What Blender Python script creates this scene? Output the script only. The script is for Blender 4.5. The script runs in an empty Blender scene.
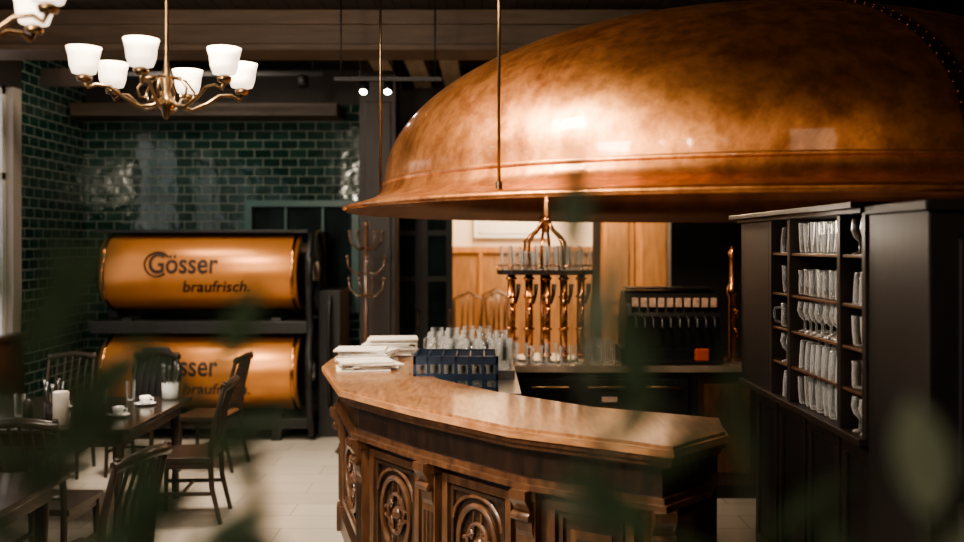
import bpy, bmesh, math, random
from mathutils import Vector, Matrix
random.seed(7)
sc=bpy.context.scene
pi=math.pi
# ------------------------------------------------------------------ materials
def newmat(name):
    m=bpy.data.materials.new(name); m.use_nodes=True
    nt=m.node_tree; b=nt.nodes['Principled BSDF']
    return m,nt,b
def N(nt,t,**k):
    n=nt.nodes.new(t)
    for a,v in k.items(): setattr(n,a,v)
    return n
def pmat(name,col,rough=.5,metal=0,var=.25,scale=6,bump=.0,stretch=(1,1,1),col2=None,spec=.5,coat=0,rot=0,trans=0):
    m,nt,b=newmat(name)
    tc=N(nt,'ShaderNodeTexCoord'); mp=N(nt,'ShaderNodeMapping'); mp.inputs['Scale'].default_value=stretch
    mp.inputs['Rotation'].default_value=(0,0,rot)
    nt.links.new(tc.outputs['Object'],mp.inputs[0])
    no=N(nt,'ShaderNodeTexNoise'); no.inputs['Scale'].default_value=scale; no.inputs['Detail'].default_value=6
    nt.links.new(mp.outputs[0],no.inputs['Vector'])
    cr=N(nt,'ShaderNodeValToRGB'); cr.color_ramp.elements[0].position=.3; cr.color_ramp.elements[1].position=.7
    c2=col2 or tuple(c*(1-var) for c in col)
    cr.color_ramp.elements[0].color=(*c2,1); cr.color_ramp.elements[1].color=(*col,1)
    nt.links.new(no.outputs['Fac'],cr.inputs[0]); nt.links.new(cr.outputs[0],b.inputs['Base Color'])
    b.inputs['Roughness'].default_value=rough; b.inputs['Metallic'].default_value=metal
    b.inputs['Specular IOR Level'].default_value=spec
    b.inputs['Coat Weight'].default_value=coat; b.inputs['Coat Roughness'].default_value=.12
    if bump:
        bp=N(nt,'ShaderNodeBump'); bp.inputs['Strength'].default_value=bump; bp.inputs['Distance'].default_value=.01
        nt.links.new(no.outputs['Fac'],bp.inputs['Height']); nt.links.new(bp.outputs[0],b.inputs['Normal'])
    if trans:
        tl=N(nt,'ShaderNodeBsdfTranslucent'); nt.links.new(cr.outputs[0],tl.inputs[0])
        mx=N(nt,'ShaderNodeMixShader'); mx.inputs[0].default_value=trans
        nt.links.new(b.outputs[0],mx.inputs[1]); nt.links.new(tl.outputs[0],mx.inputs[2]); nt.links.new(mx.outputs[0],nt.nodes['Material Output'].inputs[0])
    return m
def emat(name,col,st):
    m,nt,b=newmat(name)
    b.inputs['Base Color'].default_value=(*col,1)
    b.inputs['Emission Color'].default_value=(*col,1); b.inputs['Emission Strength'].default_value=st
    return m
def glassmat(name,tint=(.98,.985,.98),blend=.35,rough=.06,dif=.3,dcol=(.85,.85,.82)):
    m,nt,b=newmat(name); nt.nodes.remove(b)
    out=nt.nodes['Material Output']
    tr=N(nt,'ShaderNodeBsdfTransparent'); tr.inputs[0].default_value=(*tint,1)
    gl=N(nt,'ShaderNodeBsdfGlossy'); gl.inputs['Roughness'].default_value=rough
    df=N(nt,'ShaderNodeBsdfDiffuse'); df.inputs[0].default_value=(*dcol,1)
    m1=N(nt,'ShaderNodeMixShader'); m1.inputs[0].default_value=dif
    lw=N(nt,'ShaderNodeLayerWeight'); lw.inputs['Blend'].default_value=blend
    mx=N(nt,'ShaderNodeMixShader')
    nt.links.new(gl.outputs[0],m1.inputs[1]); nt.links.new(df.outputs[0],m1.inputs[2])
    nt.links.new(lw.outputs['Facing'],mx.inputs[0]); nt.links.new(tr.outputs[0],mx.inputs[1]); nt.links.new(m1.outputs[0],mx.inputs[2])
    nt.links.new(mx.outputs[0],out.inputs[0])
    return m
def brickmat(name,axes,c1,c2,mortar,w,h,ms,rough,bump=.6,offset=.5,wob=.0,spec=.5):
    m,nt,b=newmat(name)
    tc=N(nt,'ShaderNodeTexCoord'); sp=N(nt,'ShaderNodeSeparateXYZ'); cb=N(nt,'ShaderNodeCombineXYZ')
    nt.links.new(tc.outputs['Object'],sp.inputs[0])
    nt.links.new(sp.outputs[axes[0]],cb.inputs[0]); nt.links.new(sp.outputs[axes[1]],cb.inputs[1])
    br=N(nt,'ShaderNodeTexBrick'); br.offset=offset
    br.inputs['Scale'].default_value=1; br.inputs['Brick Width'].default_value=w; br.inputs['Row Height'].default_value=h
    br.inputs['Mortar Size'].default_value=ms; br.inputs['Mortar Smooth'].default_value=.4
    br.inputs['Color1'].default_value=(*c1,1); br.inputs['Color2'].default_value=(*c2,1); br.inputs['Mortar'].default_value=(*mortar,1)
    nt.links.new(cb.outputs[0],br.inputs['Vector']); nt.links.new(br.outputs['Color'],b.inputs['Base Color'])
    mr=N(nt,'ShaderNodeMapRange'); mr.inputs['To Min'].default_value=rough; mr.inputs['To Max'].default_value=.8
    nt.links.new(br.outputs['Fac'],mr.inputs['Value']); nt.links.new(mr.outputs[0],b.inputs['Roughness'])
    no=N(nt,'ShaderNodeTexNoise'); no.inputs['Scale'].default_value=8; no.inputs['Detail'].default_value=1; nt.links.new(cb.outputs[0],no.inputs['Vector'])
    sub=N(nt,'ShaderNodeMath',operation='SUBTRACT')
    mul=N(nt,'ShaderNodeMath',operation='MULTIPLY'); mul.inputs[1].default_value=wob
    nt.links.new(no.outputs['Fac'],mul.inputs[0]); nt.links.new(mul.outputs[0],sub.inputs[0]); nt.links.new(br.outputs['Fac'],sub.inputs[1])
    bp=N(nt,'ShaderNodeBump'); bp.inputs['Strength'].default_value=bump; bp.inputs['Distance'].default_value=.01
    nt.links.new(sub.outputs[0],bp.inputs['Height']); nt.links.new(bp.outputs[0],b.inputs['Normal'])
    b.inputs['Specular IOR Level'].default_value=spec
    return m
def coppermat(name,bright,dark,rough=.33):
    m,nt,b=newmat(name)
    tc=N(nt,'ShaderNodeTexCoord')
    n1=N(nt,'ShaderNodeTexNoise'); n1.inputs['Scale'].default_value=1.3; n1.inputs['Detail'].default_value=10; n1.inputs['Roughness'].default_value=.68
    n1.inputs['Distortion'].default_value=.6
    n2=N(nt,'ShaderNodeTexNoise'); n2.inputs['Scale'].default_value=14; n2.inputs['Detail'].default_value=8; n2.inputs['Roughness'].default_value=.65
    mp=N(nt,'ShaderNodeMapping'); mp.inputs['Scale'].default_value=(1,1,.18); nt.links.new(tc.outputs['Object'],mp.inputs[0])
    n3=N(nt,'ShaderNodeTexNoise'); n3.inputs['Scale'].default_value=8; n3.inputs['Detail'].default_value=5
    for n in (n1,n2): nt.links.new(tc.outputs['Object'],n.inputs['Vector'])
    nt.links.new(mp.outputs[0],n3.inputs['Vector'])
    cr=N(nt,'ShaderNodeValToRGB'); e=cr.color_ramp.elements
    e[0].position=.36; e[0].color=(*dark,1); e[1].position=.60; e[1].color=(*bright,1)
    x=e.new(.48); x.color=(*[(a+c)*.56 for a,c in zip(bright,dark)],1)
    nt.links.new(n1.outputs['Fac'],cr.inputs[0])
    last=cr.outputs[0]
    for nn,fac,lo in ((n2,.55,(.42,.36,.32)),(n3,.5,(.46,.39,.35))):
        mx=N(nt,'ShaderNodeMixRGB',blend_type='MULTIPLY'); mx.inputs[0].default_value=fac
        cr2=N(nt,'ShaderNodeValToRGB'); cr2.color_ramp.elements[0].position=.36; cr2.color_ramp.elements[1].position=.56
        cr2.color_ramp.elements[0].color=(*lo,1)
        nt.links.new(nn.outputs['Fac'],cr2.inputs[0])
        nt.links.new(last,mx.inputs[1]); nt.links.new(cr2.outputs[0],mx.inputs[2]); last=mx.outputs[0]
    nt.links.new(last,b.inputs['Base Color']); b.inputs['Metallic'].default_value=1
    mr=N(nt,'ShaderNodeMapRange'); mr.inputs['From Min'].default_value=.3; mr.inputs['From Max'].default_value=.7
    mr.inputs['To Min'].default_value=rough+.16; mr.inputs['To Max'].default_value=rough-.05
    nt.links.new(n1.outputs['Fac'],mr.inputs['Value']); nt.links.new(mr.outputs[0],b.inputs['Roughness'])
    b.inputs['Coat Weight'].default_value=.6; b.inputs['Coat Roughness'].default_value=.07
    bp=N(nt,'ShaderNodeBump'); bp.inputs['Strength'].default_value=.12; bp.inputs['Distance'].default_value=.02
    nt.links.new(n2.outputs['Fac'],bp.inputs['Height']); nt.links.new(bp.outputs[0],b.inputs['Normal'])
    return m
R=math.radians
M_dome=coppermat('aged_copper',(.95,.43,.17),(.30,.115,.045),.39)
M_domeband=pmat('dark_copper_strap',(.26,.11,.05),.42,1,.5,20)
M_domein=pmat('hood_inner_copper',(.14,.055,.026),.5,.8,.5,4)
M_copper=pmat('polished_copper',(.78,.36,.16),.22,1,.4,20)
M_tank=pmat('tank_copper_paint',(.60,.245,.075),.33,.45,.10,3)
M_black=pmat('black_paint',(.012,.012,.012),.5,0,.3,8)
M_blackmetal=pmat('black_metal',(.028,.028,.028),.4,.5,.3,8)
M_steel=pmat('brushed_steel',(.40,.40,.39),.32,1,.2,12)
M_bronze=pmat('bronze',(.24,.16,.09),.3,1,.3,20)
M_top=pmat('counter_oak',(.40,.20,.092),.30,0,.5,3,.08,(16,2.2,4),(.17,.075,.030),coat=.45,rot=R(50))
M_topedge=pmat('counter_edge_wood',(.48,.25,.12),.35,0,.5,9,.05,(1,1,3),(.22,.10,.042),coat=.3)
M_bar=pmat('bar_dark_walnut',(.050,.025,.013),.38,0,.6,7,.1,(3,3,.6),(.014,.008,.005),coat=.2)
M_bar2=pmat('bar_carved_walnut',(.12,.056,.026),.34,0,.6,9,.1,(3,3,.6),(.04,.017,.008),coat=.3)
M_dkwood=pmat('dark_wood',(.022,.014,.010),.45,0,.5,7,.05,(3,3,.6))
M_cab=pmat('cabinet_black_wood',(.010,.008,.007),.5,0,.4,7,.05,(3,3,.6))
M_chair=pmat('chair_wood',(.026,.015,.010),.38,0,.5,9,.0,(3,3,.8),coat=.15)
M_table=pmat('table_wood',(.028,.022,.018),.2,0,.5,4,.0,(1,5,1),coat=.3)
M_beam=pmat('beam_wood',(.13,.088,.058),.55,0,.4,5,.1,(.5,4,4))
M_pelmet=pmat('pelmet_wood',(.08,.056,.038),.5,0,.4,5,.1,(.5,4,4))
M_ceil=brickmat('ceiling_planks',(1,0),(.028,.021,.016),(.018,.014,.010),(.004,.003,.003),3,.14,.006,.6)
M_ceilrib=pmat('pale_ceiling_board',(.30,.24,.175),.6,0,.3,5,0,(4,.5,1))
M_door=pmat('orange_wood',(.50,.235,.09),.4,0,.4,5,0,(4,4,.6))
M_wains=pmat('wainscot_wood',(.38,.195,.085),.4,0,.4,5,0,(4,4,.6))
M_cream=pmat('cream_plaster',(.75,.64,.50),.8,0,.08,3)
M_taupe=pmat('taupe_plaster',(.30,.27,.24),.8,0,.1,3)
M_darkwall=pmat('dark_plaster',(.022,.018,.015),.7,0,.2,3)
M_white=pmat('white_ceramic',(.8,.8,.77),.15,0,.03,3)
M_winframe=pmat('window_frame_paint',(.5,.5,.48),.5,0,.05,3)
M_paper=pmat('paper',(.70,.64,.56),.8,0,.15,25)
M_blue=pmat('blue_plastic',(.022,.045,.085),.4,0,.2,6)
M_red=pmat('red_plastic',(.5,.09,.03),.4,0,.1,6)
M_labelw=pmat('label_card',(.66,.45,.34),.5,0,.5,30)
M_green=pmat('green_frame_paint',(.045,.12,.11),.35,0,.2,5)
M_stone=pmat('dark_stone_top',(.32,.25,.19),.22,0,.4,8)
M_shade=emat('lit_opal_glass',(1,.86,.68),1.7)
M_bulb=emat('bulb',(1,.72,.4),14)
M_spot=emat('spot_bulb',(1,.92,.8),50)
M_window=emat('daylight_pane',(.90,.93,1.0),.8)
M_glass=glassmat('glassware',blend=.5,dif=.55)
M_pane=glassmat('window_glass',(.6,.66,.66),.25,.02)
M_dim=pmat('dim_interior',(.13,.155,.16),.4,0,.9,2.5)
TC=((.006,.028,.021),(.012,.046,.035),(.23,.26,.225))
M_tileB=brickmat('green_tile_back',(0,2),*TC,.19,.098,.0055,.09,1,wob=.32,spec=.8)
M_tileL=brickmat('green_tile_side',(1,2),*TC,.19,.098,.0055,.09,1,wob=.32,spec=.8)
M_floor=brickmat('floor_tiles',(0,1),(.40,.36,.305),(.34,.305,.255),(.20,.18,.15),.9,.3,.004,.3,.2)
M_leaf=pmat('leaf_green',(.12,.19,.11),.5,0,.5,20,trans=.35)
M_leaf2=pmat('leaf_pale',(.36,.44,.32),.55,0,.3,20,trans=.35)
M_stem=pmat('stem',(.09,.12,.06),.6)
M_soil=pmat('soil',(.03,.02,.015),.9,0,.4,40,.5)
M_text=pmat('label_ink',(.03,.012,.006),.5)
M_cloth=pmat('dark_cloth',(.02,.024,.034),.9,0,.3,12)
# ------------------------------------------------------------------ builder
class B:
    def __init__(s): s.v=[];s.f=[];s.m=[];s.sm=[];s.mats=[]
    def mi(s,mat):
        if mat not in s.mats: s.mats.append(mat)
        return s.mats.index(mat)
    def add(s,vs,fs,mat,smooth=False,M=None):
        o=len(s.v); k=s.mi(mat)
        for p in vs:
            p=Vector(p); s.v.append(tuple(M@p if M else p))
        for f in fs:
            s.f.append([i+o for i in f]); s.m.append(k); s.sm.append(smooth)
    def box(s,x0,x1,y0,y1,z0,z1,mat,M=None):
        vs=[(x,y,z) for x in (x0,x1) for y in (y0,y1) for z in (z0,z1)]
        s.add(vs,[(0,1,3,2),(4,6,7,5),(0,4,5,1),(2,3,7,6),(0,2,6,4),(1,5,7,3)],mat,False,M)
    def lathe(s,prof,c,mat,seg=16,M=None,cap=False):
        vs=[];n=len(prof)
        for i in range(seg):
            a=2*pi*i/seg
            for r,z in prof: vs.append((c[0]+r*math.cos(a),c[1]+r*math.sin(a),c[2]+z))
        fs=[]
        for i in range(seg):
            j=(i+1)%seg
            for k in range(n-1): fs.append((i*n+k,j*n+k,j*n+k+1,i*n+k+1))
        s.add(vs,fs,mat,True,M)
        if cap:
            for k in (0,n-1):
                s.add([vs[i*n+k] for i in range(seg)],[tuple(range(seg))],mat,False,M)
    def cyl(s,c,r,h,mat,seg=16,M=None): s.lathe([(r,0),(r,h)],c,mat,seg,M,True)
    def tube(s,pts,r,mat,seg=8,M=None,closed=False):
        pts=[Vector(p) for p in pts]; n=len(pts); vs=[]; up=Vector((0,0,1)); prev=None
        for i,p in enumerate(pts):
            a=pts[i-1] if (i>0 or closed) else pts[0]; c=pts[(i+1)%n] if (i<n-1 or closed) else pts[-1]
            t=(c-a).normalized()
            if prev is None:
                x=t.cross(up); x=x if x.length>.05 else t.cross(Vector((1,0,0)))
            else: x=prev-t*prev.dot(t)
            x.normalize(); prev=x; y=t.cross(x)
            rr=r[i] if isinstance(r,(list,tuple)) else r
            for k in range(seg):
                an=2*pi*k/seg; vs.append(p+x*rr*math.cos(an)+y*rr*math.sin(an))
        fs=[]
        for i in range(n if closed else n-1):
            j=(i+1)%n
            for k in range(seg): fs.append((i*seg+k,i*seg+(k+1)%seg,j*seg+(k+1)%seg,j*seg+k))
        if not closed: fs+= [tuple(range(seg))[::-1],tuple(range((n-1)*seg,n*seg))]
        s.add(vs,fs,mat,True,M)
    def prism(s,poly,z0,z1,mat,M=None):
        n=len(poly); vs=[(x,y,z0) for x,y in poly]+[(x,y,z1) for x,y in poly]
        fs=[tuple(range(n))[::-1],tuple(range(n,2*n))]+[(i,(i+1)%n,n+(i+1)%n,n+i) for i in range(n)]
        s.add(vs,fs,mat,False,M)
    def build(s,name,bevel=0,parent=None):
        me=bpy.data.meshes.new(name); me.from_pydata(s.v,[],s.f)
        for m in s.mats: me.materials.append(m)
        me.polygons.foreach_set('material_index',s.m); me.polygons.foreach_set('use_smooth',s.sm); me.update()
        bm=bmesh.new(); bm.from_mesh(me); bmesh.ops.recalc_face_normals(bm,faces=bm.faces); bm.to_mesh(me); bm.free()
        ob=bpy.data.objects.new(name,me); sc.collection.objects.link(ob)
        if bevel:
            md=ob.modifiers.new('bevel','BEVEL'); md.width=bevel; md.segments=2; md.limit_method='ANGLE'; md.angle_limit=math.radians(50)
        if parent: ob.parent=parent
        return ob
def T(x,y,z,rz=0,s=1): return Matrix.Translation((x,y,z))@Matrix.Rotation(rz,4,'Z')@Matrix.Scale(s,4)
def boxobj(name,*a,bevel=0):
    b=B(); b.box(*a); return b.build(name,bevel)
# ------------------------------------------------------------------ room shell
CZ=3.8
boxobj('floor',-4.5,4.7,-2.7,12.7,-.1,0,M_floor)
boxobj('ceiling',-4.5,4.7,-2.7,12.7,CZ,CZ+.1,M_ceil)
b=B()
b.box(-4.5,-4.3,8.78,10.4,0,CZ,M_tileL)
b.box(-4.5,-4.3,-2.7,8.78,0,.75,M_dkwood)
b.box(-4.5,-4.3,-2.7,8.78,3.35,CZ,M_darkwall)
for y0,y1 in ((-2.7,-.5),(1.2,2.2),(3.9,4.6),(6.3,6.8),(8.62,8.78)): b.box(-4.5,-4.3,y0,y1,.75,3.35,M_taupe)
b.build('wall_left')
k=1
for y0,y1 in ((-.5,1.2),(2.2,3.9),(4.6,6.3),(6.8,8.62)):
    b=B(); b.box(-4.46,-4.44,y0,y1,.75,3.35,M_window)
    ym=(y0+y1)/2
    for (a,c,d,e) in ((y0,y0+.06,.75,3.35),(y1-.06,y1,.75,3.35),(ym-.03,ym+.03,.75,3.35),(y0,y1,.75,.82),(y0,y1,3.28,3.35),(y0,y1,2.5,2.56)):
        b.box(-4.43,-4.37,a,c,d,e,M_winframe)
    b.build('window_%d'%k); k+=1
b=B()
b.box(-4.3,-1.2,10.2,10.4,0,3.42,M_tileB); b.box(-4.3,-1.2,10.2,10.4,3.42,CZ,M_darkwall)
b.box(-1.2,2.05,10.2,10.4,2.55,CZ,M_darkwall); b.box(2.05,4.5,10.2,10.4,0,CZ,M_darkwall)
b.build('wall_back')
boxobj('wall_right',4.5,4.7,-2.7,12.7,0,CZ,M_darkwall)
boxobj('wall_front',-4.5,4.5,-2.7,-2.5,0,CZ,M_taupe)
b=B(); b.box(-1.4,4.5,12.5,12.7,1.87,CZ,M_cream); b.box(-1.4,4.5,12.46,12.7,0,1.87,M_wains)
x=-1.3
while x<1.4:
    b.box(x,x+.05,12.43,12.46,.1,1.8,M_door); x+=.42
b.box(-1.4,4.5,12.43,12.46,1.8,1.88,M_door)
b.build('wall_far')
boxobj('wall_far_left',-1.4,-1.2,10.4,12.5,0,CZ,M_cream)
boxobj('trim_1',-4.28,-1.5,9.75,10.19,3.24,3.38,M_pelmet,bevel=.01)
b=B(); b.box(-4.3,4.5,7.6,8.0,3.47,CZ,M_beam); b.box(-4.3,4.5,7.56,7.6,3.47,3.52,M_beam); b.box(-4.3,4.5,7.57,7.6,3.68,3.8,M_beam); b.build('trim_2',.008)
boxobj('trim_3',-4.3,4.5,2.0,2.35,3.5,CZ,M_beam,bevel=.01)
for i,xx in enumerate((-1.05,-.72,-.4)):
    boxobj('trim_%d'%(4+i),xx,xx+.18,8.0,10.19,3.6,CZ-.001,M_ceilrib)
b=B(); b.box(-1.2,-.84,9.2,9.56,0,CZ,M_dkwood); b.box(-1.23,-.81,9.17,9.59,0,.25,M_dkwood)
b.box(-1.15,-.89,9.185,9.2,.4,3.3,M_dkwood); b.build('column',.01)
for dn,(x0,x1) in enumerate(((-1.0,-.66),(-.66,-.32))):
    b=B(); y=10.25
    b.box(x0,x0+.07,y,y+.06,0,2.5,M_cab); b.box(x1-.07,x1,y,y+.06,0,2.5,M_cab)
    for z0,z1 in ((0,.9),(1.5,1.56),(2.0,2.06),(2.42,2.5)): b.box(x0+.07,x1-.07,y+.002,y+.055,z0,z1,M_cab)
    b.box(x0+.07,x1-.07,y+.02,y+.03,.9,2.42,M_pane)
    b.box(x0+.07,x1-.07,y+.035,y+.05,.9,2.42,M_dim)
    b.tube([(x1-.035,y-.03,1.0),(x1-.035,y-.03,1.2)],.01,M_bronze)
    b.build('door_%d'%(dn+1))
b=B()
for x0,x1 in ((1.55,2.0),(2.02,2.5)):
    b.box(x0,x1,12.36,12.42,0,2.6,M_door)
    for z0,z1 in ((.2,1.0),(1.15,2.4)): b.box(x0+.08,x1-.08,12.34,12.36,z0,z1,M_wains)
b.box(1.45,1.55,12.33,12.42,0,2.7,M_dkwood); b.box(2.5,2.6,12.33,12.42,0,2.7,M_dkwood)
b.build('door_3',.005)
b=B(); b.box(-.1,.9,12.44,12.5,2.0,2.6,M_white); b.box(-.05,.85,12.43,12.44,2.05,2.55,M_paper); b.build('picture_frame')
b=B(); x0,x1,z0,z1=-2.55,-1.32,1.17,2.38
for a in ((x0,x1,z1-.07,z1),(x0,x1,z0,z0+.07),(x0,x0+.08,z0+.07,z1-.07),(x1-.08,x1,z0+.07,z1-.07)):
    b.box(a[0],a[1],10.08,10.2,a[2],a[3],M_green)
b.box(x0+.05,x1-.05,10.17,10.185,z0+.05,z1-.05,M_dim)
b.box(x0+.08,x1-.08,10.145,10.15,z0+.07,z1-.07,M_pane)
for x in (x0+.42,x0+.82): b.box(x,x+.03,10.12,10.16,z0+.07,z1-.07,M_green)
b.build('window_5',.004)
# ------------------------------------------------------------------ copper dome hood
DC=(1.52,5.6,2.10)
def body(a,bb,z0,n=28,top=.26):
    return [(a*math.cos(i/n*(pi/2-top)),z0+bb*math.sin(i/n*(pi/2-top))) for i in range(n+1)]
b=B()
outer=[(2.31,-.012),(2.33,0),(2.325,.012),(2.25,.03),(2.17,.055),(2.12,.085),(2.105,.11),(2.095,.14)]+body(2.09,.96,.16)
b.lathe(outer,DC,M_dome,128)
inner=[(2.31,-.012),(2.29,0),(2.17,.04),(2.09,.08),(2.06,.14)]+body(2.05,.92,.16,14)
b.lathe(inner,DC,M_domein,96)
rt=outer[-1][0]; zt=outer[-1][1]
b.lathe([(rt+.03,zt-.03),(rt+.03,zt+.03),(rt-.05,zt+.05),(rt-.12,zt+.07),(rt-.12,CZ-2.10-.002)],DC,M_cab,48)
def ring(r,z,t,mat=M_dome,seg=128): b.lathe([(r,z-t),(r+.005,z-t*.5),(r+.005,z+t*.5),(r,z+t)],DC,mat,seg)
ring(2.097,.145,.012)
for ad in (-81,-20,93,160):
    a=R(ad); w_=.035; vs=[]
    for r,z in outer[7:]:
        for s in (-1,1):
            vs.append((DC[0]+(r+.005)*math.cos(a)-s*w_*math.sin(a),DC[1]+(r+.005)*math.sin(a)+s*w_*math.cos(a),DC[2]+z+.003))
    b.add(vs,[(2*i,2*i+1,2*i+3,2*i+2) for i in range(len(vs)//2-1)],M_domeband,True)
    for i in range(1,len(outer)-8,1):
        r,z=outer[7+i]
        for s in (-1,1):
            c=(DC[0]+(r+.006)*math.cos(a)-s*.025*math.sin(a),DC[1]+(r+.006)*math.sin(a)+s*.025*math.cos(a),DC[2]+z+.004)
            b.lathe([(0,-.006),(.005,-.003),(.005,.003),(0,.006)],c,M_domeband,6)
for (x,y) in ((.07,3.86),(-.60,5.55),(2.9,3.80),(3.55,5.9),(1.5,7.84)):
    b.tube([(x,y,2.14),(x,y,CZ)],.007,M_bronze,8); b.cyl((x,y,2.13),.014,.03,M_bronze,10); b.cyl((x,y,CZ-.03),.04,.03,M_bronze,12)
dome=b.build('copper_dome_hood')
# ------------------------------------------------------------------ bar counter
OUT=[(-1.06,6.98),(-1.07,6.3),(-.80,5.26),(-.36,4.67),(.12,4.13),(.76,3.72),(1.05,4.02)]
INN=[(1.10,4.36),(.55,4.66),(.10,5.12),(-.25,5.62),(-.45,6.25),(-.42,6.98)]
def offset(pl,d):
    n=len(pl); res=[]
    for i in range(n):
        p=Vector(pl[i]); ns=[]
        for a,c in ((i-1,i),(i,i+1)):
            if a>=0 and c<n:
                t=(Vector(pl[c])-Vector(pl[a])).normalized(); ns.append(Vector((-t.y,t.x)))
        m=sum(ns,Vector((0,0)))
        m.normalize(); k=d/max(.5,m.dot(ns[0])); q=p+m*k
        res.append((q.x,q.y))
    return res
b=B()
def layer(off,z0,z1,mat,ioff=0):
    o=offset(OUT,off); i=INN if not ioff else offset(INN,ioff)
    b.prism(o+i,z0,z1,mat)
layer(.012,1.085,1.10,M_top,.01)
layer(-.004,1.055,1.085,M_topedge); layer(.012,1.03,1.055,M_bar2); layer(.03,1.005,1.03,M_bar2)
layer(.085,.985,1.005,M_bar); layer(.115,.86,.985,M_bar,.03); layer(.095,.835,.86,M_bar2,.02); layer(.075,.81,.835,M_bar2,.02)
layer(.15,.12,.81,M_bar,.04); layer(.11,0,.12,M_bar,.03)
face=offset(OUT,.15)
def seg_mat(p,q):
    t=Vector((q[0]-p[0],q[1]-p[1])); L=t.length; a=math.atan2(t.y,t.x)
    return Matrix.Translation((p[0],p[1],0))@Matrix.Rotation(a,4,'Z'),L
for i in range(len(face)-1):
    Mx,L=seg_mat(face[i],face[i+1])
    if L<.45:
        b.box(.05,L-.05,-.02,.01,.2,.75,M_bar2,Mx); continue
    n=1 if L<1.15 else 2
    for k in range(n):
        x0=L/n*k+.10; x1=L/n*(k+1)-.10; w=x1-x0
        for a in ((x0,x1,.73,.77),(x0,x1,.19,.23),(x0,x0+.04,.23,.73),(x1-.04,x1,.23,.73)):
            b.box(a[0],a[1],-.028,.002,a[2],a[3],M_bar2,Mx)
        for a in ((x0+.055,x1-.055,.70,.72),(x0+.055,x1-.055,.24,.26),(x0+.055,x0+.075,.26,.70),(x1-.075,x1-.055,.26,.70)):
            b.box(a[0],a[1],-.018,.002,a[2],a[3],M_bar,Mx)
        cx=(x0+x1)/2; cz=.46; ww=w/2-.11; hh=.19
        if i in (0,1,2,3):
            pts=[(cx+ww*math.cos(t),-.012,cz+hh*math.sin(t)) for t in [2*pi*j/28 for j in range(28)]]
            b.tube(pts,.017,M_bar2,6,Mx,True)
            pts=[(cx+ww*.55*math.cos(t),-.010,cz+hh*.55*math.sin(t)) for t in [2*pi*j/20 for j in range(20)]]
            b.tube(pts,.012,M_bar2,6,Mx,True)
            for s in (-1,1):
                for t in (-1,1):
                    sp=[(cx+s*(ww*.2+ww*.62*(1-j/12)*abs(math.cos(j*.5)))*.9,-.012,cz+t*(.02+hh*.75*j/12*abs(math.sin(j*.35+.3)))) for j in range(13)]
                    b.tube(sp,[.012-.0006*j for j in range(13)],M_bar2,5,Mx)
            b.lathe([(0,.03),(.02,.026),(.035,.012),(.04,0)],(0,0,0),M_bar2,12,Mx@Matrix.Translation((cx,0,cz))@Matrix.Rotation(pi/2,4,'X'))
            for s in (-1,1):
                ar=[(cx+s*(w/2-.075)*math.sin(u),-.012,.56+.135*math.cos(u)) for u in [j*pi/2/8 for j in range(9)]]
                b.tube(ar,.012,M_bar2,5,Mx)
        else:
            b.box(x0+.11,x1-.11,-.012,.002,.31,.65,M_bar2,Mx); b.box(x0+.14,x1-.14,-.02,.002,.34,.62,M_bar,Mx)
for i,p in enumerate(face[1:-1],1):
    d=(Vector(OUT[i])-Vector(p)).normalized(); a=math.atan2(d.y,d.x)
    Mx=Matrix.Translation((p[0],p[1],0))@Matrix.Rotation(a+pi/2,4,'Z')
    b.box(-.055,.055,-.035,.05,.12,.80,M_bar2,Mx)
    b.box(-.07,.07,-.055,.05,0,.16,M_bar2,Mx); b.box(-.065,.065,-.05,.04,.76,.81,M_bar2,Mx)
    for xx in (-.03,0,.03): b.tube([(xx,-.036,.2),(xx,-.036,.56)],.008,M_bar,6,Mx)
    prof=[(-.03,.58),(-.045,.62),(-.05,.68),(-.07,.73),(-.10,.77),(-.10,.81),(.0,.81),(.0,.58)]
    n=len(prof); vs=[(-.045,y,z) for y,z in prof]+[(.045,y,z) for y,z in prof]
    b.add(vs,[tuple(range(n)),tuple(range(n,2*n))[::-1]]+[(j,(j+1)%n,n+(j+1)%n,n+j) for j in range(n)],M_bar2,False,Mx)
    b.tube([(-.05,-.062,.69),(.05,-.062,.69)],.022,M_bar2,10,Mx)
bar=b.build('bar_counter',.004)
b=B()
b.box(-.36,.20,5.75,6.98,0,.95,M_cab); b.box(-.40,.24,5.70,6.98,.95,1.0,M_steel); b.box(-.38,.22,6.28,6.98,1.0,1.06,M_steel)
b.build('draining_counter',.004,parent=bar)
b=B()
b.box(-.42,2.9,7.05,7.68,0,.95,M_cab); b.box(-.44,2.92,7.0,7.70,.95,1.0,M_stone)
b.box(-.42,.20,7.02,7.68,1.0,1.06,M_steel)
b.box(.30,1.55,7.03,7.05,.12,.93,M_blackmetal)
for x in (.32,.74,1.16):
    b.box(x,x+.38,7.01,7.03,.18,.90,M_blackmetal); b.tube([(x+.05,6.99,.84),(x+.33,6.99,.84)],.01,M_bronze)
b.box(.87,1.03,7.0,7.01,.62,.80,M_black); b.box(.89,1.01,6.997,7.0,.66,.70,M_bronze); b.box(.89,1.01,6.997,7.0,.73,.77,M_labelw)
b.box(1.62,2.86,7.03,7.05,.1,.93,M_bar)
for x in (1.66,2.08,2.5): b.box(x,x+.34,7.015,7.03,.2,.86,M_bar2)
back=b.build('back_counter',.004)
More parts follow.
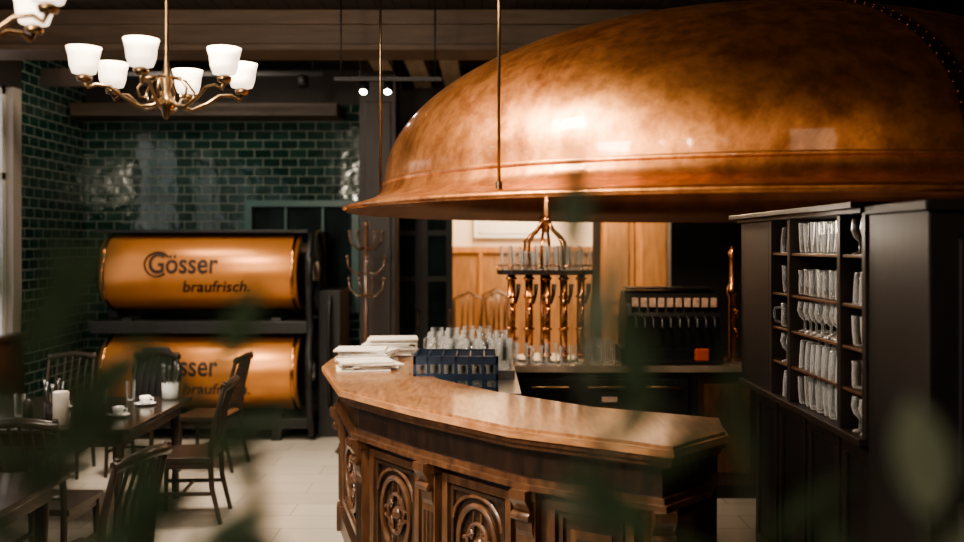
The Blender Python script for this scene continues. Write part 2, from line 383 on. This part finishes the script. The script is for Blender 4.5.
def mug(b,x,y,z,h=.15,r=.042,a=0):
    Mx=T(x,y,z,a)
    b.lathe([(0,.004),(r*.9,.004),(r,.012),(r*1.02,h*.5),(r*.97,h*.8),(r*1.04,h)],(0,0,0),M_glass,12,Mx)
    b.lathe([(r*1.05,h-.004),(r*1.08,h),(r*1.0,h+.002)],(0,0,0),M_glass,12,Mx)
    b.tube([(r,0,h*.85),(r+.03,0,h*.8),(r+.036,0,h*.5),(r+.025,0,h*.25),(r,0,h*.2)],.007,M_glass,6,Mx)
def tumbler(b,x,y,z,h=.14,r=.033,inv=False):
    pr=[(0,.003),(r*.75,.003),(r*.8,.01),(r*.95,h*.5),(r,h)]
    if inv: pr=[(q,h-zz) for q,zz in pr]
    b.lathe(pr,(x,y,z),M_glass,12)
def goblet(b,x,y,z,h=.17,r=.036):
    b.lathe([(r*.85,0),(r*.8,.004),(.006,.012),(.005,h*.35),(r*.7,h*.48),(r,h*.7),(r*.85,h)],(x,y,z),M_glass,12)
b=B()
for y in [6.34+.118*i for i in range(6)]:
    for x in [-.32+.12*i for i in range(5)]:
        mug(b,x+random.uniform(-.01,.01),y+random.uniform(-.008,.008),1.061,random.choice((.13,.15,.17)),.046,random.uniform(0,6))
b.build('beer_mugs',parent=bar)
b=B()
for y in (7.10,7.23,7.36,7.5):
    for x in [-.36+.125*i for i in range(5)]:
        mug(b,x+random.uniform(-.01,.01),y,1.061,random.choice((.15,.17,.19)),.047,random.uniform(0,6))
for x in [.30+.11*i for i in range(7)]: mug(b,x,7.06,1.001,random.choice((.14,.16)),.046,random.uniform(0,6))
for x in (.86,.96):
    for y in (7.2,7.34,7.48): mug(b,x,y,1.001,.17,.044,random.uniform(0,6))
b.build('beer_mugs',parent=back)
b=B(); x0,x1,y0,y1,z0,z1=-.42,.10,5.74,6.16,1.002,1.22
for k,(z,zz) in enumerate(((z0,z0+.03),(z0+.07,z0+.11),(z1-.05,z1))):
    b.box(x0,x1,y0,y0+.015,z,zz,M_blue); b.box(x0,x1,y1-.015,y1,z,zz,M_blue); b.box(x0,x0+.015,y0+.015,y1-.015,z,zz,M_blue); b.box(x1-.015,x1,y0+.015,y1-.015,z,zz,M_blue)
for i in range(7):
    x=x0+(x1-x0-.02)*i/6
    b.box(x,x+.02,y0+.001,y0+.014,z0,z1,M_blue); b.box(x,x+.02,y1-.014,y1-.001,z0,z1,M_blue)
for i in range(5):
    y=y0+(y1-y0-.02)*i/4
    b.box(x0+.001,x0+.014,y,y+.02,z0,z1,M_blue); b.box(x1-.014,x1-.001,y,y+.02,z0,z1,M_blue)
for i in range(1,4): b.box(x0,x1,y0+(y1-y0)*i/4-.004,y0+(y1-y0)*i/4+.004,z1-.03,z1-.008,M_blue)
for i in range(1,6): b.box(x0+(x1-x0)*i/6-.004,x0+(x1-x0)*i/6+.004,y0,y1,z1-.03,z1-.008,M_blue)
b.box(x0,x1,y0,y1,z0,z0+.008,M_blue)
for i in range(6):
    for j in range(4): tumbler(b,x0+.045+i*.087,y0+.055+j*.104,z0+.01,.16,.036)
b.build('glass_crate',parent=bar)
b=B()
for (cx,cy,n,a) in ((-.74,6.08,5,.25),(-.80,6.42,8,-.15),(-.66,6.76,11,.1)):
    for i in range(n):
        Mx=T(cx+random.uniform(-.03,.03),cy+random.uniform(-.03,.03),1.101+i*.0125,a+random.uniform(-.2,.2))
        b.box(-.17,.17,-.14,.14,0,.009,M_paper,Mx)
b.build('stack_of_menus')
# ------------------------------------------------------------------ tap tower with glass rack
b=B(); tx,ty=.50,7.40
b.cyl((tx,ty,1.0),.26,.02,M_steel,32)
def tray(z,rx,ry):
    pl=[(tx+rx*math.cos(2*pi*i/24),ty+ry*math.sin(2*pi*i/24)) for i in range(24)]
    b.prism(pl,z,z+.035,M_dkwood)
    b.tube([(x,y,z+.07) for x,y in pl],.005,M_copper,6,None,True)
    for i in range(0,24,3): b.tube([(pl[i][0],pl[i][1],z+.01),(pl[i][0],pl[i][1],z+.07)],.004,M_copper,5)
tray(1.67,.38,.24)
for x in (-.27,-.135,0,.135,.27):
    yy=ty-.12+.25*abs(x)*.5
    b.tube([(tx+x,yy,1.02),(tx+x,yy,1.67)],.030,M_copper,12)
    for z in (1.05,1.25,1.5,1.64): b.lathe([(.030,-.012),(.042,-.008),(.042,.008),(.030,.012)],(tx+x,yy,z),M_copper,12)
    b.tube([(tx+x,yy-.02,1.44),(tx+x,yy-.09,1.44),(tx+x,yy-.12,1.40),(tx+x,yy-.12,1.32)],.015,M_copper,8)
    b.tube([(tx+x+.03,yy-.07,1.45),(tx+x+.045,yy-.09,1.52),(tx+x+.05,yy-.10,1.60)],[.009,.014,.018],M_black,8)
b.tube([(tx,ty+.1,1.02),(tx,ty+.1,1.67)],.035,M_copper,12)
b.cyl((tx,ty,2.0),.034,.36,M_copper,14)
for k in range(6):
    a=2*pi*k/6+.3; c,s=math.cos(a),math.sin(a)
    b.tube([(tx+r*c,ty+r*s*.7,z) for r,z in ((.02,2.14),(.04,2.07),(.07,2.02),(.13,1.97),(.17,1.92),(.175,1.84),(.15,1.70))],.013,M_copper,8)
b.lathe([(.03,-.03),(.055,0),(.03,.03)],(tx,ty,2.1),M_copper,14)
tower=b.build('beer_tap_tower',parent=back)
b=B()
for i in range(8):
    for j in range(4):
        x=tx-.315+i*.09; y=ty-.165+j*.11
        if ((x-tx)/.37)**2+((y-ty)/.235)**2<1.0:
            tumbler(b,x,y,1.706,random.choice((.15,.18,.19)),.041)
b.build('beer_glasses',parent=tower)
b=B(); x0,x1=1.09,1.80
prof=[(7.12,1.12),(7.10,1.36),(7.14,1.46),(7.22,1.53),(7.40,1.55),(7.5,1.45),(7.5,1.12)]
n=len(prof); vs=[(x0,y,z) for y,z in prof]+[(x1,y,z) for y,z in prof]
b.add(vs,[tuple(range(n)),tuple(range(n,2*n))[::-1]]+[(j,(j+1)%n,n+(j+1)%n,n+j) for j in range(n)],M_blackmetal)
b.box(x0-.03,x1+.03,7.12,7.5,1.002,1.12,M_blackmetal)
for i in range(10):
    x=x0+.04+i*.066
    b.box(x,x+.048,7.085,7.10,1.43,1.50,M_labelw); b.tube([(x+.022,7.09,1.36),(x+.022,7.04,1.34),(x+.022,7.03,1.28)],.008,M_steel,8)
b.box(x0+.02,x1-.02,7.2,7.42,1.56,1.575,M_blackmetal)
b.box(x0,x1,7.02,7.11,1.002,1.03,M_blackmetal)
b.build('drink_dispenser',.004,parent=back)
b=B(); b.box(1.60,1.70,7.03,7.09,1.031,1.12,M_red); b.build('red_canister',.006,parent=back)
b=B(); cx,cy=1.96,7.35
b.cyl((cx,cy,1.0),.06,.02,M_copper,20); b.lathe([(.028,.02),(.028,.5),(.045,.52),(.045,.56),(.022,.6),(.022,.8),(.035,.84),(.0,.9)],(cx,cy,1.0),M_copper,18)
for z in (1.25,1.4): b.tube([(cx,cy-.03,z),(cx,cy-.12,z),(cx,cy-.13,z-.06)],.012,M_copper,8)
b.build('wine_tap',parent=back)
# ------------------------------------------------------------------ right glass cabinet
b=B(); FX=1.55; BX=1.95; Y0,Y1=3.82,5.62; LX=FX+.09
b.box(LX+.03,BX,Y0,Y1,0,.10,M_cab); b.box(LX,BX,Y0,Y1,.10,1.08,M_cab); b.box(FX-.02,BX,Y0,Y1,1.08,1.11,M_dkwood)
b.box(BX,BX+.05,Y0,Y1,0,2.06,M_cab)
for y in (3.82,4.09,4.76,5.06,5.6): b.box(FX,BX,y-.018,y+.018,1.11,2.03,M_dkwood)
b.box(FX,BX,5.08,5.6,1.11,2.03,M_cab)
shz=[1.11,1.29,1.47,1.65,1.86]
for z in shz[1:]: b.box(FX+.01,BX,Y0,5.06,z-.015,z,M_bar2)
b.box(FX-.02,BX+.05,Y0-.02,Y1+.02,2.03,2.05,M_dkwood); b.box(FX-.06,BX+.05,Y0-.02,Y1+.06,2.05,2.075,M_dkwood)
for y0,y1 in ((3.86,4.25),(4.29,4.7),(4.74,5.15),(5.19,5.58)):
    for a in ((y0,y1,.98,1.03),(y0,y1,.16,.21),(y0,y0+.05,.21,.98),(y1-.05,y1,.21,.98)): b.box(LX-.015,LX,a[0],a[1],a[2],a[3],M_dkwood)
cabinet=b.build('glass_cabinet',.003)
b=B()
for (a,c) in ((3.85,4.06),(4.12,4.73),(4.79,5.03)):
    for k,z in enumerate(shz):
        top=(shz+[2.05])[k+1]-z-.03
        y=a+.045
        while y<c-.035:
            for x in (FX+.055,FX+.15,FX+.245,FX+.33):
                h=min(top,.155)*random.uniform(.85,1)
                jx=random.uniform(-.006,.006)
                kind=(k+(1 if a>4.5 else 0)+(2 if a<4 else 0))%4
                if kind==0: tumbler(b,x+jx,y,z+.001,h,.038)
                elif kind==3: mug(b,x+jx,y,z+.001,h*.85,.034,random.uniform(0,6))
                elif kind==2: goblet(b,x+jx,y,z+.001,min(top,.15),.038)
                else: tumbler(b,x+jx,y,z+.001,min(h,.14),.037,True)
            y+=.083
b.build('stored_glassware',parent=cabinet)
b=B(); b.box(1.56,2.9,3.28,3.80,0,2.06,M_cab); b.box(1.5,2.95,3.24,3.80,0,.12,M_dkwood); b.box(1.54,2.92,3.26,3.80,2.02,2.06,M_cab)
b.box(1.66,2.15,3.26,3.28,.2,1.0,M_cab); b.box(1.66,2.15,3.26,3.28,1.1,1.92,M_cab); b.box(2.25,2.8,3.26,3.28,.2,1.92,M_cab)
b.build('tall_cupboard',.006)
# ------------------------------------------------------------------ beer tanks
b=B()
b.box(-3.78,-1.66,9.82,10.02,.12,2.04,M_black)
for x in (-3.80,-1.76):
    b.box(x,x+.10,9.55,9.82,.0,2.04,M_blackmetal)
for x in (-3.5,-2.05):
    for z in (.26,1.19): b.box(x,x+.1,9.12,9.82,z-.09,z,M_blackmetal)
    b.box(x,x+.1,9.12,9.2,0,.2,M_blackmetal)
b.box(-3.80,-1.66,9.10,9.82,1.04,1.16,M_black)
b.box(-3.80,-1.66,9.10,9.82,.12,.22,M_black)
b.box(-3.80,-1.70,9.2,9.95,2.015,2.05,M_blackmetal)
x=-1.66
pts=[(x,9.15,0.05),(x,9.02,.4),(x,9.02,.9),(x,9.10,1.1),(x,9.02,1.3),(x,9.02,1.8),(x,9.15,2.0),(x,9.5,2.04)]
b.tube(pts,.035,M_black,10)
for zc in (1.63,.64):
    pts=[(x+.01,9.42+.43*math.cos(t),zc+.41*math.sin(t)) for t in [2*pi*i/32 for i in range(32)]]
    b.tube(pts,.03,M_blackmetal,8,None,True)
b.box(-1.62,-1.40,9.3,9.95,0,1.45,M_black)
b.tube([(-1.5,9.27,.3),(-1.5,9.2,.5),(-1.5,9.2,1.2),(-1.5,9.27,1.4)],.02,M_blackmetal)
rack=b.build('beer_tank_rack',.006)
def tank(zc):
    b=B(); r=.375; yc=9.42; xa,xb=-3.68,-1.82
    def ax(prof,mat,seg=56):
        b.lathe([(q,x) for q,x in prof],(0,0,0),mat,seg,Matrix.Translation((0,yc,zc))@Matrix.Rotation(pi/2,4,'Y'))
    ax([(r-.03,xa-.03),(r-.01,xa-.02),(r,xa),(r,xb),(r-.01,xb+.02),(r-.03,xb+.03)],M_tank)
    ax([(r-.03,xb+.03),(r-.05,xb+.04),(r-.06,xb+.02),(.25,xb+.10),(.1,xb+.14),(0,xb+.145)],M_blackmetal)
    ax([(r-.03,xa-.03),(.25,xa-.1),(.1,xa-.14),(0,xa-.145)],M_blackmetal)
    ax([(r+.002,xb-.03),(r+.012,xb-.025),(r+.012,xb+.0),(r+.002,xb+.005)],M_copper)
    ax([(r+.002,xa+.0),(r+.012,xa+.005),(r+.012,xa+.03),(r+.002,xa+.035)],M_copper)
    b.lathe([(.12,0),(.12,.03),(.09,.05),(0,.055)],(0,0,0),M_steel,20,Matrix.Translation((xb+.13,yc,zc))@Matrix.Rotation(pi/2,4,'Y'))
    return b.build('beer_tank',parent=rack)
tk1=tank(1.63); tk2=tank(.64)
def label(body,size,X0,zline,zc,parent,shear=0,name='label',off=.006,sx=1):
    cu=bpy.data.curves.new(name,'FONT'); cu.body=body; cu.size=size; cu.offset=off; cu.shear=shear
    o=bpy.data.objects.new('tmp',cu); sc.collection.objects.link(o)
    bpy.context.view_layer.update()
    dg=bpy.context.evaluated_depsgraph_get(); me=bpy.data.meshes.new_from_object(o.evaluated_get(dg))
    bpy.data.objects.remove(o)
    bm=bmesh.new(); bm.from_mesh(me)
    for k in range(-6,14):
        y=k*size*.09
        bmesh.ops.bisect_plane(bm,geom=bm.verts[:]+bm.edges[:]+bm.faces[:],plane_co=(0,y,0),plane_no=(0,1,0))
    r=.379; yc=9.42
    for v in bm.verts:
        s=(zline-zc)+v.co.y; ph=s/r
        v.co=Vector((X0+v.co.x*sx,yc-r*math.cos(ph),zc+r*math.sin(ph)))
    bm.to_mesh(me); bm.free()
    me.materials.clear(); me.materials.append(M_text)
    ob=bpy.data.objects.new(name,me); sc.collection.objects.link(ob); ob.parent=parent
for tk,zc in ((tk1,1.63),(tk2,.64)):
    label('Gösser',.28,-3.22,zc+.0,zc,tk,0,'label_logo',.005,.82)
    label('braufrisch.',.165,-2.90,zc-.19,zc,tk,.25,'label_slogan',.002,.95)
    b=B(); pts=[]
    for i in range(28):
        t=2*pi*i/28*.8+.6; x=-3.13+.12*math.cos(t); s=.09+.12*math.sin(t); ph=s/.38
        pts.append((x,9.42-.382*math.cos(ph),zc+.382*math.sin(ph)))
    b.tube(pts,.009,M_text,5); b.build('label_wreath',parent=tk)
# ------------------------------------------------------------------ coat stand
b=B(); cx,cy=-1.06,8.6
b.tube([(cx,cy,.05),(cx,cy,2.05)],.02,M_bar2,10); b.lathe([(.0,.09),(.03,.06),(.03,.03),(.015,0)],(cx,cy,2.04),M_bar2,10)
for k in range(4):
    a=pi/2*k+.4; c,s=math.cos(a),math.sin(a)
    b.tube([(cx,cy,.25),(cx+.15*c,cy+.15*s,.18),(cx+.28*c,cy+.28*s,.02)],.018,M_bar2,8)
for z in (1.45,1.65,1.88):
    for k in range(4):
        a=pi/2*k+z*2; c,s=math.cos(a),math.sin(a)
        b.tube([(cx,cy,z),(cx+.09*c,cy+.09*s,z-.02),(cx+.16*c,cy+.16*s,z+.05),(cx+.17*c,cy+.17*s,z+.13)],.009,M_bar2,8)
        b.lathe([(0,.02),(.015,.01),(.015,-.01),(0,-.02)],(cx+.17*c,cy+.17*s,z+.14),M_bar2,8)
b.build('coat_stand')
# ------------------------------------------------------------------ chairs & tables
def chair(x,y,rz,s=1,z=0):
    b=B(); Mx=T(x,y,z,rz,s)
    b.box(-.22,.22,-.22,.20,.43,.465,M_chair,Mx)
    for sx in (-.19,.19):
        b.tube([(sx,-.19,.43),(sx*1.04,-.2,0)],[.02,.014],M_chair,8,Mx)
        b.tube([(sx,.26,0),(sx,.20,.25),(sx,.19,.45),(sx,.22,.7),(sx*.98,.29,.97)],[.015,.018,.02,.018,.015],M_chair,8,Mx)
        b.box(sx-.01,sx+.01,-.19,.2,.2,.225,M_chair,Mx)
        b.box(sx-.012,sx+.012,-.19,.19,.385,.43,M_chair,Mx)
    b.box(-.19,.19,-.2,-.18,.38,.43,M_chair,Mx); b.box(-.19,.19,-.01,.01,.2,.22,M_chair,Mx)
    b.tube([(-.2,.28,.93),(-.1,.31,.95),(0,.32,.96),(.1,.31,.95),(.2,.28,.93)],.028,M_chair,8,Mx)
    b.tube([(-.19,.20,.53),(0,.225,.53),(.19,.20,.53)],.014,M_chair,8,Mx)
    for sx in (-.12,-.06,0,.06,.12):
        b.tube([(sx,.215,.53),(sx,.235,.72),(sx,.305,.94)],.010,M_chair,6,Mx)
    return b.build('dining_chair',.003)
chair(-2.32,8.05,R(-95)); jc=chair(-2.85,7.85,R(-8)); chair(-3.5,7.8,R(5)); chair(-2.05,6.55,R(-85))
chair(-2.45,5.30,R(178)); chair(-3.05,5.32,R(185))
chair(-1.82,4.35,R(-105)); chair(-2.35,3.62,R(180))
def table(x0,x1,y0,y1):
    b=B(); b.box(x0,x1,y0,y1,.72,.75,M_table); b.box(x0+.06,x1-.06,y0+.06,y1-.06,.63,.72,M_chair)
    for x in (x0+.1,x1-.1):
        for y in (y0+.1,y1-.1): b.lathe([(.025,0),(.03,.1),(.024,.3),(.036,.55),(.036,.64)],(x,y,0),M_chair,10)
    return b.build('dining_table',.006)
table(-4.1,-2.20,5.85,7.15); table(-3.4,-2.08,4.0,4.75)
def cup(x,y,z=.751):
    b=B(); b.lathe([(0,.004),(.04,.004),(.075,.014),(.078,.016),(.04,.008),(0,.007)],(x,y,z),M_white,20)
    b.lathe([(0,.010),(.022,.010),(.034,.03),(.040,.065),(.038,.065),(.03,.03),(0,.016)],(x,y,z),M_white,16)
    b.tube([(x+.038,y,z+.055),(x+.06,y,z+.05),(x+.058,y,z+.03),(x+.034,y,z+.025)],.005,M_white,6); b.build('coffee_cup')
cup(-2.44,6.30); cup(-2.42,6.75); cup(-2.95,6.6)
def holder(x,y,white):
    b=B(); b.lathe([(0,.003),(.055,.003),(.06,.02),(.06,.12),(.055,.12),(.055,.01),(0,.01)],(x,y,.751),M_winframe if white else M_chair,16)
    for i in range(9):
        a=i*.7; rr=.03
        p=(x+rr*math.cos(a),y+rr*math.sin(a),.77); q=(x+rr*1.9*math.cos(a),y+rr*1.9*math.sin(a),.95+.02*(i%3))
        b.tube([p,q,(q[0],q[1],q[2]+.03)],[.004,.006,.011],M_steel,6)
    b.build('cutlery_holder')
holder(-2.80,6.15,False); holder(-2.33,7.03,True)
b=B(); x,y=-2.70,6.03
b.lathe([(0,0),(.05,0),(.05,.20),(.045,.21),(0,.21)],(x,y,.751),M_paper,20); b.build('napkin_roll')
b=B(); b.lathe([(0,0),(.03,0),(.034,.08),(.02,.11),(.018,.15),(.0,.155)],(-2.90,6.35,.751),M_bronze,14); b.lathe([(0,0),(.03,0),(.03,.13),(.02,.15),(0,.155)],(-2.94,6.08,.751),M_dkwood,14); b.build('salt_and_pepper_mills')
b=B()
for (x,y) in ((-2.75,6.8),(-3.1,6.3),(-2.6,6.95)): tumbler(b,x,y,.751,.15,.036)
b.build('drinking_glasses')
b=B()
pts=[(-.2,.0),(-.22,.3),(-.1,.45),(.1,.46),(.22,.3),(.2,0)]
n=len(pts); vs=[(a,.02,z) for a,z in pts]+[(a*1.05,.09,z) for a,z in pts]
b.add(vs,[tuple(range(n)),tuple(range(n,2*n))[::-1]]+[(j,(j+1)%n,n+(j+1)%n,n+j) for j in range(n)],M_cloth,True,T(-2.85,7.78+.36,.55,R(-8)))
b.build('hanging_jacket',.02,parent=jc)
b=B(); b.box(-4.28,-3.85,7.3,8.6,.0,.45,M_chair); b.box(-4.28,-4.18,7.3,8.6,.45,1.05,M_chair); b.box(-4.28,-4.15,7.28,8.62,1.05,1.1,M_chair); b.build('wooden_bench',.01)
for (x,y) in ((-.2,11.2),(.25,11.4),(.1,12.0)):
    b=B(); Mx=T(x,y,0,random.uniform(-.5,.5))
    b.cyl((0,0,.75),.19,.04,M_bar2,18,Mx)
    for a in range(4):
        t=a*pi/2+pi/4; b.tube([(.12*math.cos(t),.12*math.sin(t),.75),(.2*math.cos(t),.2*math.sin(t),0)],.016,M_bar2,8,Mx)
    b.tube([(.2*math.cos(t),.2*math.sin(t),.3) for t in [2*pi*i/16 for i in range(16)]],.01,M_bar2,6,Mx,True)
    b.tube([(-.16,.1,.78),(-.17,.16,1.25),(0,.2,1.33),(.17,.16,1.25),(.16,.1,.78)],.016,M_bar2,8,Mx)
    for s in (-.07,0,.07): b.tube([(s,.14,.78),(s,.19,1.3)],.01,M_bar2,6,Mx)
    b.build('bar_stool')
# ------------------------------------------------------------------ chandeliers
def chandelier(cx,cy,zh,rot,n=6,k_=1.0):
    b=B(); top=(CZ-zh)
    def P(l): return [(r*k_,z*k_) for r,z in l]
    b.lathe(P([(0,-.10),(.015,-.09),(.02,-.06),(.045,-.03),(.03,0),(.018,.04),(.03,.08),(.018,.12),(.010,.2)])+[(.008,top)],(cx,cy,zh),M_bronze,16)
    b.lathe([(.0,-.05),(.05,-.03),(.06,0)],(cx,cy,CZ-.002),M_bronze,16)
    for k in range(n):
        a=rot+2*pi*k/n; c,s=math.cos(a),math.sin(a)
        for pr,rr in (([(.02,0),(.06,-.035),(.12,-.045),(.19,-.01),(.25,.035),(.31,.04),(.345,.02),(.36,.05)],.009),([(.03,.1),(.09,.09),(.13,.04),(.12,0),(.09,.0),(.09,.02)],.006)):
            b.tube([(cx+r*k_*c,cy+r*k_*s,zh+z*k_) for r,z in pr],rr*k_,M_bronze,8)
        X,Y=cx+.36*k_*c,cy+.36*k_*s
        b.lathe(P([(0,.045),(.03,.05),(.035,.07),(.02,.08)]),(X,Y,zh),M_bronze,12)
        b.lathe(P([(.02,.078),(.05,.085),(.062,.12),(.066,.16),(.076,.20),(.072,.20),(.060,.16),(.056,.12),(.02,.085)]),(X,Y,zh),M_shade,20)
        b.lathe(P([(0,.09),(.015,.1),(.022,.14),(.015,.165),(0,.17)]),(X,Y,zh),M_bulb,10)
    return b.build('chandelier')
chandelier(-1.36,4.05,2.53,R(32),6,.92); chandelier(-1.71,2.95,2.585,R(2),6,.95)
b=B(); b.box(-1.1,-.3,6.98,7.02,3.12,3.15,M_black)
for x in (-1.05,-.35): b.tube([(x,7.0,3.15),(x,7.0,CZ)],.006,M_black)
for x,zz in ((-.88,3.07),(-.70,3.07)):
    Mx=Matrix.Translation((x,7.0,zz))@Matrix.Rotation(R(-40),4,'X')
    b.lathe([(.02,.06),(.035,.05),(.04,-.05),(.036,-.05)],(0,0,0),M_black,14,Mx); b.lathe([(0,-.045),(.026,-.045)],(0,0,0),M_spot,14,Mx)
b.build('track_spotlights')
b=B()
b.box(-3.6,-1.5,8.9,8.94,3.5,3.54,M_black)
for x in (-3.4,-1.6): b.tube([(x,8.92,3.54),(x,8.92,CZ)],.008,M_black)
for x in (-3.2,-2.4,-1.7): b.lathe([(.02,.02),(.05,0),(.05,-.1),(.045,-.1)],(x,8.92,3.5),M_black,12)
b.build('ceiling_lamp_track')
boxobj('exit_sign',-3.9,-3.45,8.3,8.34,3.3,3.46,M_dkwood)
# ------------------------------------------------------------------ foreground planter
b=B()
b.box(-.75,.85,.62,.95,0,1.1,M_dkwood); b.box(-.77,.87,.60,.97,1.1,1.14,M_dkwood); b.box(-.72,.82,.65,.92,1.14,1.145,M_soil)
def leaf(p,d,L,w,mat,droop=.3,roll=0):
    p=Vector(p); d=Vector(d).normalized(); side=d.cross(Vector((0,1,0)));
    if side.length<.1: side=Vector((1,0,0))
    side.normalize(); side=Matrix.Rotation(roll,3,d)@side; vs=[]; n=8
    for i in range(n+1):
        t=i/n; c=p+d*L*t+Vector((0,0,-droop*L*t*t)); ww=w*math.sin(pi*min(1,t*.93+.05))**.8*(1-.3*t)
        nrm=d.cross(side)
        vs+= [c-side*ww+nrm*ww*.25,c,c+side*ww+nrm*ww*.25]
    fs=[]
    for i in range(n):
        for k in (0,1): fs.append((3*i+k,3*i+k+1,3*i+k+4,3*i+k+3))
    b.add(vs,fs,mat,True)
def sprig(base,mid,tip,nl,L,w,mat,start=.45):
    A,Bm,C=Vector(base),Vector(mid),Vector(tip); pts=[]
    for i in range(15):
        t=i/14; pts.append(A*(1-t)**2+Bm*2*t*(1-t)+C*t*t)
    b.tube(pts,.0025,M_stem,6)
    for i in range(nl):
        t=start+(1-start)*i/max(1,nl-1); q=A*(1-t)**2+Bm*2*t*(1-t)+C*t*t; tg=((Bm-A)*(1-t)+(C-Bm)*t).normalized()
        s=1 if i%2 else -1
        d=tg+Vector((s*.9,random.uniform(-.3,.3),.1)) if i<nl-1 else tg
        leaf(q,d,L*random.uniform(.8,1.1),w,mat,random.uniform(.1,.4),random.uniform(-.6,.6))
sprig((.06,.70,1.14),(.10,.70,1.6),(.070,.70,1.88),1,.08,.012,M_leaf2,1)
leaf((.070,.70,1.885),(.0,0,1),.11,.013,M_leaf,0)
leaf((.073,.70,1.80),(.3,0,1),.11,.012,M_leaf2,0)
sprig((.10,.72,1.14),(.12,.72,1.5),(.085,.72,1.80),3,.09,.011,M_leaf2,.8)
sprig((.12,.70,1.14),(.15,.70,1.5),(.118,.70,1.77),7,.10,.018,M_leaf,.5)
sprig((.2,.70,1.14),(.24,.70,1.45),(.20,.70,1.72),5,.13,.010,M_leaf,.65)
sprig((.35,.70,1.14),(.38,.70,1.4),(.335,.70,1.70),5,.12,.024,M_leaf2,.7)
sprig((.30,.70,1.14),(.30,.70,1.4),(.27,.70,1.62),4,.10,.016,M_leaf,.7)
sprig((-.42,.70,1.14),(-.28,.70,1.6),(-.36,.70,1.90),6,.15,.022,M_leaf,.65)
sprig((-.34,.70,1.14),(-.30,.70,1.5),(-.31,.70,1.82),5,.13,.019,M_leaf,.65)
sprig((-.22,.72,1.14),(-.27,.72,1.6),(-.20,.72,1.80),6,.11,.014,M_leaf,.6)
sprig((-.17,.68,1.14),(-.12,.68,1.4),(-.15,.68,1.63),7,.10,.032,M_leaf,.5)
sprig((-.26,.70,1.14),(-.24,.70,1.4),(-.25,.70,1.66),5,.11,.018,M_leaf,.6)
sprig((-.12,.72,1.14),(-.10,.72,1.4),(-.17,.72,1.70),4,.09,.014,M_leaf,.7)
sprig((.10,.68,1.14),(.12,.68,1.35),(.10,.68,1.60),4,.08,.018,M_leaf,.7)
sprig((.5,.7,1.14),(.45,.7,1.4),(.37,.7,1.60),4,.09,.02,M_leaf,.6)
b.build('potted_plant')
# ------------------------------------------------------------------ lights
def area(name,loc,tgt,e,size,col,sy=None,spread=None):
    l=bpy.data.lights.new(name,'AREA'); l.energy=e; l.size=size; l.color=col
    if sy: l.shape='RECTANGLE'; l.size_y=sy
    if spread: l.spread=R(spread)
    o=bpy.data.objects.new(name,l); sc.collection.objects.link(o); o.location=loc
    o.rotation_euler=(Vector(tgt)-Vector(loc)).to_track_quat('-Z','Y').to_euler()
def point(name,loc,e,r,col):
    l=bpy.data.lights.new(name,'POINT'); l.energy=e; l.shadow_soft_size=r; l.color=col
    o=bpy.data.objects.new(name,l); sc.collection.objects.link(o); o.location=loc
W=(1,.74,.50); W2=(1,.85,.68)
area('added_area_light',(-2.0,1.6,3.1),(-.3,4.8,2.4),150,.7,W2)  # added key light without a fixture, aimed at the hood
area('added_area_light',(1.5,.5,3.5),(1.0,4.5,2.3),8,.8,W)  # added weak area light towards the hood front, no fixture
area('added_area_light',(-2.2,6.6,3.6),(-2.0,7.2,0),105,.7,W2,spread=110)  # added area light over the tables, no fixture
area('added_area_light',(-2.9,8.0,3.7),(-2.8,9.4,1.2),60,1.2,W2,.3)  # added area light brightening the tanks
area('added_area_light',(-1.2,3.4,3.7),(-.3,5,1),105,.5,W2,spread=100)  # added area light brightening the bar counter, no fixture
area('far_room_lamp',(.8,11.5,3.6),(.8,11.8,0),330,1.4,W)
point('hood_lamp',(.3,6.2,2.45),38,.08,W2); point('hood_lamp',(1.2,6.5,2.4),40,.08,W)
point('cabinet_lamp',(1.30,4.4,1.98),4.5,.05,W2)
point('unseen_point_light',(-.2,-.5,3.0),26,.1,W2)  # added behind the camera to brighten the leaves
for p in ((-.6,1.0,3.3),(-.9,.6,3.3),(-.2,.2,3.4),(-1.0,1.3,3.2)): point('unseen_point_light',p,7,.04,W2)  # small unseen point lights overhead, no fixtures modelled
w=bpy.data.worlds.new('world'); sc.world=w; w.use_nodes=True
w.node_tree.nodes['Background'].inputs[0].default_value=(.6,.7,.8,1); w.node_tree.nodes['Background'].inputs[1].default_value=.03
# ------------------------------------------------------------------ camera
cam=bpy.data.cameras.new('camera'); co=bpy.data.objects.new('camera',cam); sc.collection.objects.link(co); sc.camera=co
co.location=(0,0,1.9); co.rotation_euler=(pi/2,0,0); cam.sensor_width=36; cam.lens=940/964*36; cam.shift_y=-26/964
cam.dof.use_dof=True; cam.dof.focus_distance=4.9; cam.dof.aperture_fstop=1.1; cam.clip_start=.05
try:
    sc.view_settings.view_transform='AgX'; sc.view_settings.look='AgX - Medium High Contrast'
except Exception: pass
